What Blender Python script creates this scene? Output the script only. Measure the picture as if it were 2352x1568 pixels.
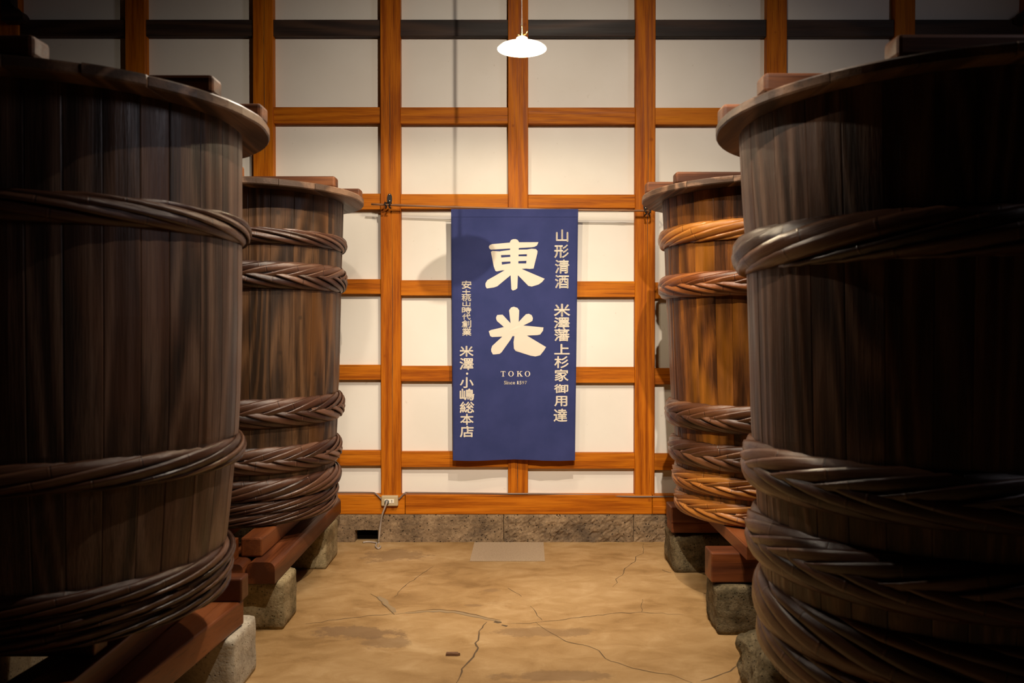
import bpy, bmesh, math, random
from mathutils import Vector, Matrix, noise

# ------------------------------------------------------------------ clear
for o in list(bpy.data.objects):
    bpy.data.objects.remove(o, do_unlink=True)
scene = bpy.context.scene
COL = scene.collection
R = math.radians

# ------------------------------------------------------------------ camera
FPX = 1829.0                      # 28 mm on a 36 mm frame, in pixels of a 2352 wide frame
CZ = 1.53
PITCH = R(0.7)
SHIFT = FPX * math.tan(PITCH) - 32.0
cam_d = bpy.data.cameras.new('camera')
cam = bpy.data.objects.new('camera', cam_d)
COL.objects.link(cam)
cam.location = (0, 0, CZ)
cam.rotation_euler = (R(90) - PITCH, 0, 0)
cam_d.sensor_width = 36.0
cam_d.lens = 28.0
cam_d.shift_y = SHIFT / 2352.0
cam_d.clip_start = 0.05
cam_d.dof.use_dof = True
cam_d.dof.focus_distance = 5.3
cam_d.dof.aperture_fstop = 3.2
scene.camera = cam

# ------------------------------------------------------------------ exposure, world, lights
scene.view_settings.view_transform = 'Standard'
scene.view_settings.look = 'None'
scene.view_settings.gamma = 1.0
scene.view_settings.use_curve_mapping = False
scene.view_settings.exposure = 0.0
scene.cycles.max_bounces = 5
scene.cycles.diffuse_bounces = 3
scene.cycles.glossy_bounces = 2
scene.cycles.transmission_bounces = 2
scene.cycles.caustics_reflective = False
scene.cycles.caustics_refractive = False

world = bpy.data.worlds.new('world')
scene.world = world
world.use_nodes = True
world.node_tree.nodes['Background'].inputs['Color'].default_value = (0.35, 0.42, 0.6, 1)
world.node_tree.nodes['Background'].inputs['Strength'].default_value = 0.0015

WARM = (1.0, 0.845, 0.675)

def spot(name, loc, target, watts, angle, blend, color=WARM, radius=0.03):
    d = bpy.data.lights.new(name, 'SPOT')
    d.energy = watts
    d.spot_size = R(angle)
    d.spot_blend = blend
    d.color = color
    d.shadow_soft_size = radius
    o = bpy.data.objects.new(name, d)
    COL.objects.link(o)
    o.location = loc
    o.rotation_euler = (Vector(target) - Vector(loc)).to_track_quat('-Z', 'Y').to_euler()
    return o

# lamps above the frame: two ceiling spotlights and a pendant bulb on the left of the aisle
spot('ceiling_spotlight_right', (0.515, 2.66, 4.08), (-0.05, 5.5, 0.45), 405, 124, 1.0, radius=0.016)
spot('pendant_bulb_left', (-0.74, 3.60, 3.10), (-0.70, 3.68, 0.0), 50, 168, 0.15)
spot('ceiling_spotlight_centre', (0.15, 0.30, 3.72), (0.08, 5.7, 0.42), 1020, 39, 0.85)
spot('floor_fill_spot', (0.15, 3.55, 4.75), (0.20, 3.85, 0.0), 370, 54, 0.8, radius=0.2)  # unseen extra spot, added to brighten the floor

# unseen area fill high on the right, added to lift the near left barrel
fill_d = bpy.data.lights.new('fill_light_right', 'AREA')
fill_d.shape = 'RECTANGLE'
fill_d.size = 0.7
fill_d.size_y = 0.9
fill_d.energy = 19
fill_d.color = (0.95, 0.88, 0.95)
fill_o = bpy.data.objects.new('fill_light_right', fill_d)
COL.objects.link(fill_o)
fill_o.location = (3.6, 2.05, 3.7)
fill_o.rotation_euler = (Vector((-1.4, 2.7, 1.2)) - fill_o.location).to_track_quat('-Z', 'Y').to_euler()

# ------------------------------------------------------------------ helpers
def at(x, y, Y):
    """world point that a pixel of the 2352 x 1568 photograph shows at depth Y"""
    u = (784.0 + SHIFT - y) / FPX
    d = Vector(((x - 1176.0) / FPX, math.cos(PITCH) + u * math.sin(PITCH), u * math.cos(PITCH) - math.sin(PITCH)))
    d = d * (Y / d.y)
    return Vector((d.x, Y, CZ + d.z))

def tag(o, label=None, cat=None, group=None, kind=None):
    if label: o['label'] = label
    if cat: o['category'] = cat
    if group: o['group'] = group
    if kind: o['kind'] = kind
    return o

def empty(name, loc=(0, 0, 0), rz=0.0):
    o = bpy.data.objects.new(name, None)
    o.empty_display_size = 0.1
    COL.objects.link(o)
    o.location = loc
    o.rotation_euler = (0, 0, rz)
    return o

def link(name, me, mat, parent=None, loc=(0, 0, 0)):
    o = bpy.data.objects.new(name, me)
    COL.objects.link(o)
    if mat and not me.materials:
        me.materials.append(mat)
    o.parent = parent
    o.location = loc
    return o

def from_bm(name, bm, mat, parent=None, loc=(0, 0, 0), smooth=False):
    me = bpy.data.meshes.new(name)
    bmesh.ops.recalc_face_normals(bm, faces=bm.faces[:])
    bm.to_mesh(me)
    bm.free()
    if smooth:
        me.polygons.foreach_set('use_smooth', [True] * len(me.polygons))
    return link(name, me, mat, parent, loc)

def bm_box(bm, x0, x1, y0, y1, z0, z1, bevel=0.0, seg=2):
    r = bmesh.ops.create_cube(bm, size=1.0)
    vs = r['verts']
    for v in vs:
        v.co = Vector(((x0 + x1) / 2 + v.co.x * (x1 - x0), (y0 + y1) / 2 + v.co.y * (y1 - y0), (z0 + z1) / 2 + v.co.z * (z1 - z0)))
    if bevel > 0:
        es = list({e for v in vs for e in v.link_edges})
        bmesh.ops.bevel(bm, geom=es, offset=bevel, segments=seg, affect='EDGES', profile=0.5)

def box(name, x0, x1, y0, y1, z0, z1, mat, parent=None, bevel=0.0, seg=1):
    """mesh object whose origin is the middle of its base"""
    bm = bmesh.new()
    cx, cy = (x0 + x1) / 2, (y0 + y1) / 2
    bm_box(bm, x0 - cx, x1 - cx, y0 - cy, y1 - cy, 0, z1 - z0, bevel, seg)
    return from_bm(name, bm, mat, parent, (cx, cy, z0))

def bm_tube(bm, pts, rad, seg=8, caps=True):
    pts = [Vector(p) for p in pts]
    rings = []
    up = Vector((0, 0, 1))
    for i, p in enumerate(pts):
        t = (pts[min(i + 1, len(pts) - 1)] - pts[max(i - 1, 0)]).normalized()
        a = t.cross(up)
        if a.length < 1e-3: a = t.cross(Vector((0, 1, 0)))
        a.normalize()
        b = t.cross(a).normalized()
        r = rad[i] if isinstance(rad, (list, tuple)) else rad
        rings.append([bm.verts.new(p + (a * math.cos(2 * math.pi * k / seg) + b * math.sin(2 * math.pi * k / seg)) * r) for k in range(seg)])
    for i in range(len(rings) - 1):
        for k in range(seg):
            bm.faces.new((rings[i][k], rings[i][(k + 1) % seg], rings[i + 1][(k + 1) % seg], rings[i + 1][k]))
    if caps:
        bm.faces.new(rings[0])
        bm.faces.new(rings[-1])

def bm_lathe(bm, prof, seg=32, cap0=False, cap1=False):
    rings = []
    for r, z in prof:
        rings.append([bm.verts.new((r * math.cos(2 * math.pi * k / seg), r * math.sin(2 * math.pi * k / seg), z)) for k in range(seg)])
    for i in range(len(rings) - 1):
        for k in range(seg):
            bm.faces.new((rings[i][k], rings[i][(k + 1) % seg], rings[i + 1][(k + 1) % seg], rings[i + 1][k]))
    if cap0: bm.faces.new(rings[0])
    if cap1: bm.faces.new(rings[-1])

def smooth_path(pts, n=6):
    """Catmull-Rom through the points"""
    P = [Vector(p) for p in pts]
    P = [P[0] * 2 - P[1]] + P + [P[-1] * 2 - P[-2]]
    out = []
    for i in range(1, len(P) - 2):
        for k in range(n):
            t = k / n
            a, b, c, d = P[i - 1], P[i], P[i + 1], P[i + 2]
            out.append(0.5 * ((2 * b) + (c - a) * t + (2 * a - 5 * b + 4 * c - d) * t * t + (3 * b - a - 3 * c + d) * t ** 3))
    out.append(P[-2])
    return out

# ------------------------------------------------------------------ materials
class NT:
    def __init__(self, name):
        self.m = bpy.data.materials.new(name)
        self.m.use_nodes = True
        self.t = self.m.node_tree
        self.n = self.t.nodes
        self.b = self.n['Principled BSDF']
    def node(self, typ, **kw):
        x = self.n.new(typ)
        for k, v in kw.items():
            if k in x.inputs.keys() if hasattr(x.inputs, 'keys') else False:
                x.inputs[k].default_value = v
            else:
                setattr(x, k, v)
        return x
    def lk(self, a, b):
        self.t.links.new(a, b)
    def noise(self, vec, scale, detail=4.0, rough=0.55, dist=0.0):
        x = self.n.new('ShaderNodeTexNoise')
        x.inputs['Scale'].default_value = scale
        x.inputs['Detail'].default_value = detail
        x.inputs['Roughness'].default_value = rough
        x.inputs['Distortion'].default_value = dist
        self.lk(vec, x.inputs['Vector'])
        return x.outputs['Fac']
    def math(self, op, a, b=None, c=None, clamp=False):
        x = self.n.new('ShaderNodeMath')
        x.operation = op
        x.use_clamp = clamp
        for i, v in enumerate((a, b, c)):
            if v is None: continue
            if isinstance(v, (int, float)): x.inputs[i].default_value = v
            else: self.lk(v, x.inputs[i])
        return x.outputs[0]
    def ramp(self, fac, stops):
        x = self.n.new('ShaderNodeValToRGB')
        cr = x.color_ramp
        while len(cr.elements) < len(stops): cr.elements.new(0.5)
        for e, (p, c) in zip(cr.elements, stops):
            e.position = p
            e.color = (*c, 1) if len(c) == 3 else c
        self.lk(fac, x.inputs['Fac'])
        return x.outputs['Color']
    def mapr(self, fac, a, b, c=0.0, d=1.0):
        x = self.n.new('ShaderNodeMapRange')
        x.inputs[1].default_value = a
        x.inputs[2].default_value = b
        x.inputs[3].default_value = c
        x.inputs[4].default_value = d
        self.lk(fac, x.inputs[0])
        return x.outputs[0]
    def mix(self, fac, a, b, blend='MIX'):
        x = self.n.new('ShaderNodeMix')
        x.data_type = 'RGBA'
        x.blend_type = blend
        def put(v, s):
            if isinstance(v, (int, float)): s.default_value = v
            elif isinstance(v, tuple): s.default_value = (*v, 1)
            else: self.lk(v, s)
        put(fac, x.inputs[0]); put(a, x.inputs[6]); put(b, x.inputs[7])
        return x.outputs[2]
    def coords(self, scale=(1, 1, 1), rand=True, uv=False):
        tc = self.n.new('ShaderNodeTexCoord')
        mp = self.n.new('ShaderNodeMapping')
        mp.inputs['Scale'].default_value = scale
        src = tc.outputs['UV' if uv else 'Object']
        if rand:
            oi = self.n.new('ShaderNodeObjectInfo')
            k = self.math('MULTIPLY', oi.outputs['Random'], 37.0)
            cb = self.n.new('ShaderNodeCombineXYZ')
            self.lk(k, cb.inputs[0]); self.lk(self.math('MULTIPLY', k, 1.7), cb.inputs[1]); self.lk(self.math('MULTIPLY', k, 2.3), cb.inputs[2])
            va = self.n.new('ShaderNodeVectorMath'); va.operation = 'ADD'
            self.lk(src, va.inputs[0]); self.lk(cb.outputs[0], va.inputs[1])
            src = va.outputs[0]
        self.lk(src, mp.inputs['Vector'])
        return mp.outputs['Vector']
    def rnd(self):
        return self.n.new('ShaderNodeObjectInfo').outputs['Random']
    def bump(self, h, strength, dist=0.01):
        x = self.n.new('ShaderNodeBump')
        x.inputs['Strength'].default_value = strength
        x.inputs['Distance'].default_value = dist
        self.lk(h, x.inputs['Height'])
        self.lk(x.outputs['Normal'], self.b.inputs['Normal'])
    def out(self, color=None, rough=None, spec=None):
        if color is not None:
            if isinstance(color, tuple): self.b.inputs['Base Color'].default_value = (*color, 1)
            else: self.lk(color, self.b.inputs['Base Color'])
        if rough is not None:
            if isinstance(rough, (int, float)): self.b.inputs['Roughness'].default_value = rough
            else: self.lk(rough, self.b.inputs['Roughness'])
        if spec is not None: self.b.inputs['Specular IOR Level'].default_value = spec
        return self.m

def wood(name, dark, mid, light, axis='Z', rough=0.5, ringfreq=9.0, ringamt=0.35, patch=None, patchamt=0.0, var=0.25, bump=0.25, spec=0.4, knots=0.0, stretch=0.05, wide=1.0):
    t = NT(name)
    i = 'XYZ'.index(axis)
    s = [1.0, 1.0, 1.0]; s[i] = stretch
    s2 = [1.0, 1.0, 1.0]; s2[i] = stretch * 2.6
    s3 = [1.0, 1.0, 1.0]; s3[i] = 0.3
    v1, v2, v3 = t.coords(tuple(s)), t.coords(tuple(s2)), t.coords(tuple(s3))
    fib = t.noise(v1, 95 * wide, 3, 0.65)
    streak = t.noise(v1, 16 * wide, 3, 0.6)
    fld = t.noise(v2, 3.2, 1, 0.4, 0.25)
    ring = t.math('SINE', t.math('MULTIPLY', fld, ringfreq * 6.283))
    ring = t.mapr(ring, -1, 1, 0, 1)
    ring = t.math('POWER', ring, 1.6)
    f = t.math('ADD', t.math('MULTIPLY', fib, 0.45), t.math('MULTIPLY', streak, 0.55))
    f = t.math('ADD', t.math('MULTIPLY', f, 1.0 - ringamt), t.math('MULTIPLY', ring, ringamt))
    f = t.math('ADD', f, t.math('MULTIPLY', t.math('SUBTRACT', t.rnd(), 0.5), var))
    c = t.ramp(f, [(0.34, dark), (0.5, mid), (0.67, light)])
    sp = [1.0, 1.0, 1.0]; sp[i] = 0.018
    pore = t.mapr(t.noise(t.coords(tuple(sp)), 150, 2, 0.6), 0.60, 0.70)
    c = t.mix(t.math('MULTIPLY', pore, 0.65), c, tuple(x * 0.55 for x in dark))
    if patch:
        pm = t.mapr(t.noise(v3, 3.0, 3, 0.6, 0.4), 0.5, 0.66)
        c = t.mix(t.math('MULTIPLY', pm, patchamt), c, patch)
    if knots > 0:
        vo = t.n.new('ShaderNodeTexVoronoi')
        vo.inputs['Scale'].default_value = 4.5
        t.lk(t.coords((1, 1, 1) if True else s3), vo.inputs['Vector'])
        km = t.mapr(vo.outputs['Distance'], 0.03, 0.075, 1, 0)
        c = t.mix(t.math('MULTIPLY', km, knots), c, dark)
    t.bump(t.math('ADD', t.math('MULTIPLY', fib, 0.6), t.math('MULTIPLY', ring, 0.5)), bump, 0.004)
    rr = t.mapr(streak, 0.3, 0.7, rough - 0.1, rough + 0.12)
    return t.out(c, rr, spec)

M = {}
M['post'] = wood('post_wood', (0.25, 0.055, 0.0015), (0.43, 0.117, 0.0025), (0.53, 0.166, 0.006), 'Z', 0.55, 12, 0.12, bump=0.12, knots=0.85, var=0.08, stretch=0.03, wide=2.6, spec=0.15)
M['rail'] = wood('rail_wood', (0.25, 0.057, 0.0015), (0.43, 0.121, 0.003), (0.53, 0.170, 0.007), 'X', 0.55, 12, 0.12, bump=0.12, knots=0.75, var=0.08, stretch=0.03, wide=2.6, spec=0.15)
M['rail_dark'] = wood('dark_rail_wood', (0.012, 0.006, 0.004), (0.03, 0.014, 0.009), (0.05, 0.025, 0.014), 'X', 0.6, 7, 0.3, bump=0.12, var=0.2)  # darker wood tone for the top rail and the brackets
M['brown_beam'] = wood('stand_beam_wood', (0.065, 0.016, 0.004), (0.130, 0.034, 0.008), (0.19, 0.056, 0.015), 'Y', 0.45, 6, 0.25, bump=0.06, var=0.3)
M['brown_beam_x'] = wood('stand_cross_beam_wood', (0.065, 0.016, 0.004), (0.130, 0.034, 0.008), (0.19, 0.056, 0.015), 'X', 0.45, 6, 0.25, bump=0.06, var=0.3)
M['stave'] = wood('dark_stave_wood', (0.028, 0.017, 0.012), (0.078, 0.043, 0.028), (0.150, 0.090, 0.060), 'Z', 0.42, 11, 0.25, patch=(0.15, 0.056, 0.024), patchamt=0.3, bump=0.6, var=0.10, spec=0.5, knots=0.6, stretch=0.04, wide=1.5)
M['stave_mid'] = wood('brown_stave_wood', (0.024, 0.013, 0.007), (0.066, 0.033, 0.015), (0.122, 0.062, 0.028), 'Z', 0.42, 11, 0.25, patch=(0.20, 0.078, 0.018), patchamt=0.35, bump=0.6, var=0.10, spec=0.45, knots=0.6, stretch=0.04, wide=1.5)
M['stave_red'] = wood('warm_stave_wood', (0.032, 0.010, 0.002), (0.095, 0.030, 0.005), (0.19, 0.064, 0.009), 'Z', 0.42, 11, 0.25, patch=(0.44, 0.155, 0.008), patchamt=0.4, bump=0.6, var=0.08, spec=0.4, knots=0.5, stretch=0.04, wide=1.5)
M['lid'] = wood('lid_plank_wood', (0.055, 0.030, 0.018), (0.125, 0.068, 0.040), (0.21, 0.125, 0.078), 'Y', 0.5, 9, 0.35, bump=0.3, var=0.25)
M['batten'] = wood('lid_batten_wood', (0.060, 0.020, 0.008), (0.135, 0.046, 0.016), (0.20, 0.075, 0.027), 'X', 0.6, 6, 0.25, bump=0.15, var=0.2, spec=0.25)
M['ceiling'] = wood('ceiling_wood', (0.008, 0.005, 0.004), (0.02, 0.012, 0.008), (0.04, 0.022, 0.014), 'Y', 0.7, 6, 0.3, bump=0.1)

def bamboo(name, dark, mid, light):
    t = NT(name)
    v = t.coords((0.35, 9, 1), uv=True)
    fib = t.noise(v, 14, 4, 0.6)
    big = t.noise(t.coords((1.2, 1.5, 1), uv=True), 2.0, 3, 0.5)
    f = t.math('ADD', t.math('MULTIPLY', fib, 0.5), t.math('MULTIPLY', big, 0.5))
    f = t.math('ADD', f, t.math('MULTIPLY', t.math('SUBTRACT', t.rnd(), 0.5), 0.45))
    c = t.ramp(f, [(0.2, dark), (0.5, mid), (0.85, light)])
    # culm nodes: a pale ring with a dark line beside it
    tc = t.n.new('ShaderNodeTexCoord')
    sp = t.n.new('ShaderNodeSeparateXYZ')
    t.lk(tc.outputs['UV'], sp.inputs[0])
    u = t.math('ADD', t.math('MULTIPLY', sp.outputs[0], 1.6), t.math('MULTIPLY', t.rnd(), 7.3))
    fr = t.math('FRACT', u)
    d = t.math('ABSOLUTE', t.math('SUBTRACT', fr, 0.5))
    ring = t.mapr(d, 0.004, 0.014, 1, 0)
    d2 = t.math('ABSOLUTE', t.math('SUBTRACT', fr, 0.522))
    line = t.mapr(d2, 0.003, 0.010, 1, 0)
    c = t.mix(t.math('MULTIPLY', ring, 0.25), c, light)
    c = t.mix(t.math('MULTIPLY', line, 0.85), c, dark)
    t.bump(t.math('ADD', t.math('MULTIPLY', fib, 0.35), t.math('MULTIPLY', ring, 0.6)), 0.35, 0.004)
    return t.out(c, t.mapr(fib, 0.3, 0.7, 0.20, 0.36), 0.6)

M['bamboo'] = bamboo('dark_bamboo', (0.016, 0.006, 0.004), (0.062, 0.024, 0.013), (0.14, 0.068, 0.040))
M['bamboo_red'] = bamboo('reddish_bamboo', (0.034, 0.009, 0.003), (0.13, 0.036, 0.008), (0.25, 0.085, 0.020))
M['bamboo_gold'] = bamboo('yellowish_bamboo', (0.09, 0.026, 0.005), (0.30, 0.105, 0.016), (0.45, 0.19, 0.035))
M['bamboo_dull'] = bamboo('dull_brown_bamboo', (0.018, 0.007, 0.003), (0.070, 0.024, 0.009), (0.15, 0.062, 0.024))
t = NT('hoop_core'); M['core'] = t.out((0.02, 0.009, 0.005), 0.7)

def plaster():
    t = NT('white_plaster')
    v = t.coords((1, 1, 1))
    a = t.noise(v, 2.0, 4, 0.5)
    b = t.noise(v, 60, 3, 0.5)
    c = t.ramp(a, [(0.3, (0.74, 0.70, 0.63)), (0.7, (0.80, 0.77, 0.705))])
    sp = t.mapr(t.noise(v, 34, 2, 0.4), 0.75, 0.79)
    c = t.mix(t.math('MULTIPLY', sp, 0.25), c, (0.45, 0.38, 0.3))
    t.bump(b, 0.04, 0.002)
    return t.out(c, 0.75, 0.25)
M['plaster'] = plaster()

def stone(name, dark, mid, light, scale=1.0, pits=0.7, bump=0.6, moss=None):
    t = NT(name)
    v = t.coords((1, 1, 1))
    a = t.noise(v, 9 * scale, 6, 0.65)
    b = t.noise(v, 75 * scale, 4, 0.7)
    f = t.math('ADD', t.math('MULTIPLY', a, 0.6), t.math('MULTIPLY', b, 0.4))
    c = t.ramp(f, [(0.33, dark), (0.5, mid), (0.66, light)])
    vo = t.n.new('ShaderNodeTexVoronoi')
    vo.inputs['Scale'].default_value = 70 * scale
    t.lk(v, vo.inputs['Vector'])
    sel = t.mapr(t.noise(v, 40 * scale, 2, 0.5), 0.5, 0.6)
    pit = t.math('MULTIPLY', t.mapr(vo.outputs['Distance'], 0.16, 0.32, 1, 0), sel)
    c = t.mix(t.math('MULTIPLY', pit, pits), c, tuple(x * 0.2 for x in dark))
    if moss:
        mm = t.mapr(t.noise(v, 5 * scale, 5, 0.7), 0.5, 0.66)
        c = t.mix(t.math('MULTIPLY', mm, 0.7), c, moss)
    t.bump(t.math('SUBTRACT', t.math('ADD', t.math('MULTIPLY', a, 0.8), t.math('MULTIPLY', b, 0.4)), t.math('MULTIPLY', pit, 0.6)), bump, 0.012)
    return t.out(c, 0.88, 0.2)
M['stone_pale'] = stone('pale_pitted_stone', (0.25, 0.22, 0.17), (0.42, 0.37, 0.29), (0.55, 0.50, 0.40))
M['stone_mid'] = stone('mossy_pitted_stone', (0.11, 0.085, 0.04), (0.27, 0.21, 0.115), (0.42, 0.34, 0.20), moss=(0.07, 0.055, 0.022))
M['stone_dark'] = stone('dark_boulder_stone', (0.05, 0.038, 0.018), (0.13, 0.10, 0.055), (0.25, 0.195, 0.11), bump=0.9, moss=(0.035, 0.028, 0.012))
M['foundation'] = stone('foundation_stone', (0.075, 0.050, 0.030), (0.20, 0.133, 0.076), (0.34, 0.235, 0.135), scale=0.8, pits=0.85, bump=1.0, moss=(0.055, 0.040, 0.030))

def floor_mat():
    t = NT('worn_earthen_concrete')
    v = t.coords((1, 1, 1), rand=False)
    vs = t.coords((0.9, 1.35, 1), rand=False)
    a = t.noise(vs, 1.3, 6, 0.6, 0.4)
    b = t.noise(vs, 6.0, 5, 0.6, 0.6)
    g = t.noise(v, 90, 3, 0.6)
    f = t.math('ADD', t.math('MULTIPLY', a, 0.55), t.math('MULTIPLY', b, 0.45))
    c = t.ramp(f, [(0.35, (0.195, 0.108, 0.037)), (0.46, (0.290, 0.172, 0.067)), (0.55, (0.345, 0.216, 0.093)), (0.70, (0.45, 0.305, 0.155))])
    c = t.mix(t.math('MULTIPLY', t.mapr(g, 0.58, 0.7), 0.12), c, (0.5, 0.38, 0.23))
    dst = t.mapr(t.noise(vs, 2.6, 5, 0.65, 0.8), 0.60, 0.70)
    c = t.mix(t.math('MULTIPLY', dst, 0.35), c, (0.50, 0.36, 0.19))
    # dark worn patches with a shape of their own
    tc = t.n.new('ShaderNodeTexCoord')
    wob = t.noise(v, 7.0, 5, 0.7)
    for (px, py, rx, ry, am) in ((900, 1277, 0.24, 0.13, 0.55), (815, 1455, 0.24, 0.08, 0.75), (880, 1478, 0.13, 0.07, 0.6), (1245, 1453, 0.26, 0.07, 0.55), (1275, 1556, 0.30, 0.05, 0.6), (1130, 1357, 0.05, 0.03, 0.4), (1085, 1392, 0.05, 0.02, 0.5)):
        Y = 1.53 * FPX / (py - 752.0)
        X = (px - 1176.0) * Y / FPX
        mp = t.n.new('ShaderNodeMapping')
        mp.vector_type = 'TEXTURE'
        mp.inputs['Location'].default_value = (X, Y, 0)
        mp.inputs['Scale'].default_value = (rx, ry, 1)
        t.lk(tc.outputs['Object'], mp.inputs['Vector'])
        ln = t.n.new('ShaderNodeVectorMath'); ln.operation = 'LENGTH'
        t.lk(mp.outputs[0], ln.inputs[0])
        d = t.math('ADD', ln.outputs['Value'], t.math('MULTIPLY', t.math('SUBTRACT', wob, 0.5), 3.0))
        m = t.mapr(d, 0.75, 1.05, 1, 0)
        c = t.mix(t.math('MULTIPLY', m, am), c, (0.165, 0.098, 0.048))
    t.bump(t.math('ADD', t.math('MULTIPLY', b, 0.5), t.math('MULTIPLY', g, 0.25)), 0.25, 0.01)
    return t.out(c, t.mapr(a, 0.35, 0.65, 0.55, 0.75), 0.3)
M['floor'] = floor_mat()
t = NT('crack_dark'); M['crack'] = t.out((0.085, 0.052, 0.024), 0.9)
t = NT('crack_filler'); M['filler'] = t.out((0.24, 0.165, 0.085), 0.85)

def cloth():
    t = NT('navy_banner_cloth')
    v = t.coords((1, 1, 1), rand=False)
    w1 = t.n.new('ShaderNodeTexWave'); w1.bands_direction = 'X'; w1.inputs['Scale'].default_value = 260
    w2 = t.n.new('ShaderNodeTexWave'); w2.bands_direction = 'Z'; w2.inputs['Scale'].default_value = 260
    t.lk(v, w1.inputs['Vector']); t.lk(v, w2.inputs['Vector'])
    wv = t.math('MULTIPLY', w1.outputs['Fac'], w2.outputs['Fac'])
    n = t.noise(v, 5, 4, 0.6)
    c = t.ramp(n, [(0.3, (0.025, 0.034, 0.118)), (0.7, (0.036, 0.045, 0.150))])
    t.bump(wv, 0.15, 0.001)
    t.b.inputs['Sheen Weight'].default_value = 0.08
    t.b.inputs['Sheen Roughness'].default_value = 0.5
    return t.out(c, 0.85, 0.15)
M['cloth'] = cloth()
t = NT('cream_print'); M['print'] = t.out((0.66, 0.60, 0.50), 0.8, 0.15)
t = NT('bamboo_rod'); M['rod'] = t.out(t.ramp(t.noise(t.coords((0.3, 8, 8)), 12), [(0.3, (0.13, 0.05, 0.02)), (0.7, (0.30, 0.14, 0.06))]), 0.35)
t = NT('black_iron'); t.b.inputs['Metallic'].default_value = 0.7; M['iron'] = t.out((0.02, 0.02, 0.022), 0.45)
t = NT('chrome_screw'); t.b.inputs['Metallic'].default_value = 1.0; M['chrome'] = t.out((0.75, 0.68, 0.55), 0.25)
t = NT('white_enamel'); M['enamel'] = t.out((0.88, 0.86, 0.80), 0.3, 0.5)
t = NT('brass'); t.b.inputs['Metallic'].default_value = 1.0; M['brass'] = t.out((0.75, 0.55, 0.22), 0.3)
t = NT('white_cord'); M['cord'] = t.out((0.55, 0.47, 0.40), 0.6)
t = NT('bulb_glow')
t.b.inputs['Emission Color'].default_value = (1.0, 0.80, 0.52, 1)
t.b.inputs['Emission Strength'].default_value = 2300
M['bulb'] = t.out((1, 0.95, 0.85), 0.4)
t = NT('beige_plastic'); M['beige'] = t.out((0.46, 0.36, 0.21), 0.45)
t = NT('ivory_plastic'); M['ivory'] = t.out((0.80, 0.74, 0.60), 0.4)
t = NT('slot_dark'); M['slot'] = t.out((0.03, 0.022, 0.015), 0.7)
t = NT('grey_plug'); M['plug'] = t.out((0.09, 0.10, 0.095), 0.45)
t = NT('grey_cable'); M['cable'] = t.out((0.36, 0.30, 0.25), 0.5)
t = NT('dark_cable'); M['cable_dark'] = t.out((0.17, 0.115, 0.09), 0.5)
t = NT('floor_board'); M['mat'] = t.out(t.ramp(t.noise(t.coords((1, 1, 1)), 160, 3, 0.7), [(0.35, (0.27, 0.195, 0.125)), (0.65, (0.40, 0.305, 0.205))]), 0.8, 0.2)
t = NT('black_void'); M['void'] = t.out((0.004, 0.003, 0.002), 1.0, 0.0)
t = NT('chip_wood'); M['chip'] = t.out(t.ramp(t.noise(t.coords((1, 4, 1)), 40), [(0.3, (0.08, 0.035, 0.014)), (0.7, (0.17, 0.08, 0.035))]), 0.7)

# ================================================================== THE SETTING
D = 5.674                          # front face of the posts
PW = 0.143                         # post width
PANEL_Y = D + 0.062
RAIL_Y = D + 0.016

# floor
bm = bmesh.new()
bm_box(bm, -4.6, 4.6, -3.2, 6.3, -0.12, 0.0)
floor = tag(from_bm('floor', bm, M['floor']), 'worn tan earthen concrete floor with cracks and dark patches', 'floor', kind='structure')

# cracks in the floor: each a thin ragged ribbon, mostly dark brown
def crack(pxs, w, mat=None, seed=1, name='crack', lift=0.0008):
    rnd = random.Random(seed)
    pts = []
    for (x, y) in pxs:
        Y = CZ * FPX / (y - 752.0)
        pts.append(Vector(((x - 1176.0) * Y / FPX, Y, lift)))
    fine = []
    for a, b in zip(pts[:-1], pts[1:]):
        n = max(2, int((b - a).length / 0.035))
        for k in range(n):
            q = a.lerp(b, k / n)
            j = 0.006 if k else 0.0
            fine.append(q + Vector((rnd.uniform(-j, j), rnd.uniform(-j, j) * 1.6, 0)))
    fine.append(pts[-1])
    bm = bmesh.new()
    L, Rr = [], []
    for i, p in enumerate(fine):
        t = (fine[min(i + 1, len(fine) - 1)] - fine[max(i - 1, 0)]).normalized()
        nrm = Vector((-t.y, t.x, 0))
        e = math.sin(math.pi * (i + 0.6) / (len(fine) + 0.2)) ** 0.4
        ww = w * e * rnd.uniform(0.6, 1.3)
        L.append(bm.verts.new(p + nrm * ww)); Rr.append(bm.verts.new(p - nrm * ww))
    for i in range(len(fine) - 1):
        bm.faces.new((L[i], L[i + 1], Rr[i + 1], Rr[i]))
    return from_bm(name, bm, mat or M['crack'], floor)
crack([(1118, 1431), (1100, 1452), (1098, 1474), (1091, 1480), (1098, 1491), (1087, 1512), (1060, 1540), (1059, 1550), (1046, 1575)], 0.0042, seed=2)
crack([(700, 1436), (790, 1423), (860, 1415), (930, 1410)], 0.0022, seed=3)
crack([(930, 1410), (1010, 1405), (1060, 1411), (1120, 1425), (1150, 1430)], 0.012, M['filler'], 4, 'crack_filler', 0.0012)
crack([(905, 1409), (893, 1395), (878, 1380), (868, 1372)], 0.018, M['filler'], 5, 'crack_filler', 0.0012)
crack([(935, 1407), (1010, 1402), (1062, 1408), (1122, 1422), (1150, 1427)], 0.0018, seed=6, lift=0.0018)
crack([(905, 1414), (890, 1400), (875, 1384), (850, 1366)], 0.0018, seed=16, lift=0.0018)
crack([(1135, 1430), (1152, 1432)], 0.012, seed=7)
crack([(1152, 1438), (1165, 1441)], 0.009, seed=8)
crack([(1165, 1436), (1230, 1432), (1330, 1421), (1400, 1412), (1475, 1408), (1570, 1414)], 0.0024, seed=9)
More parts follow.
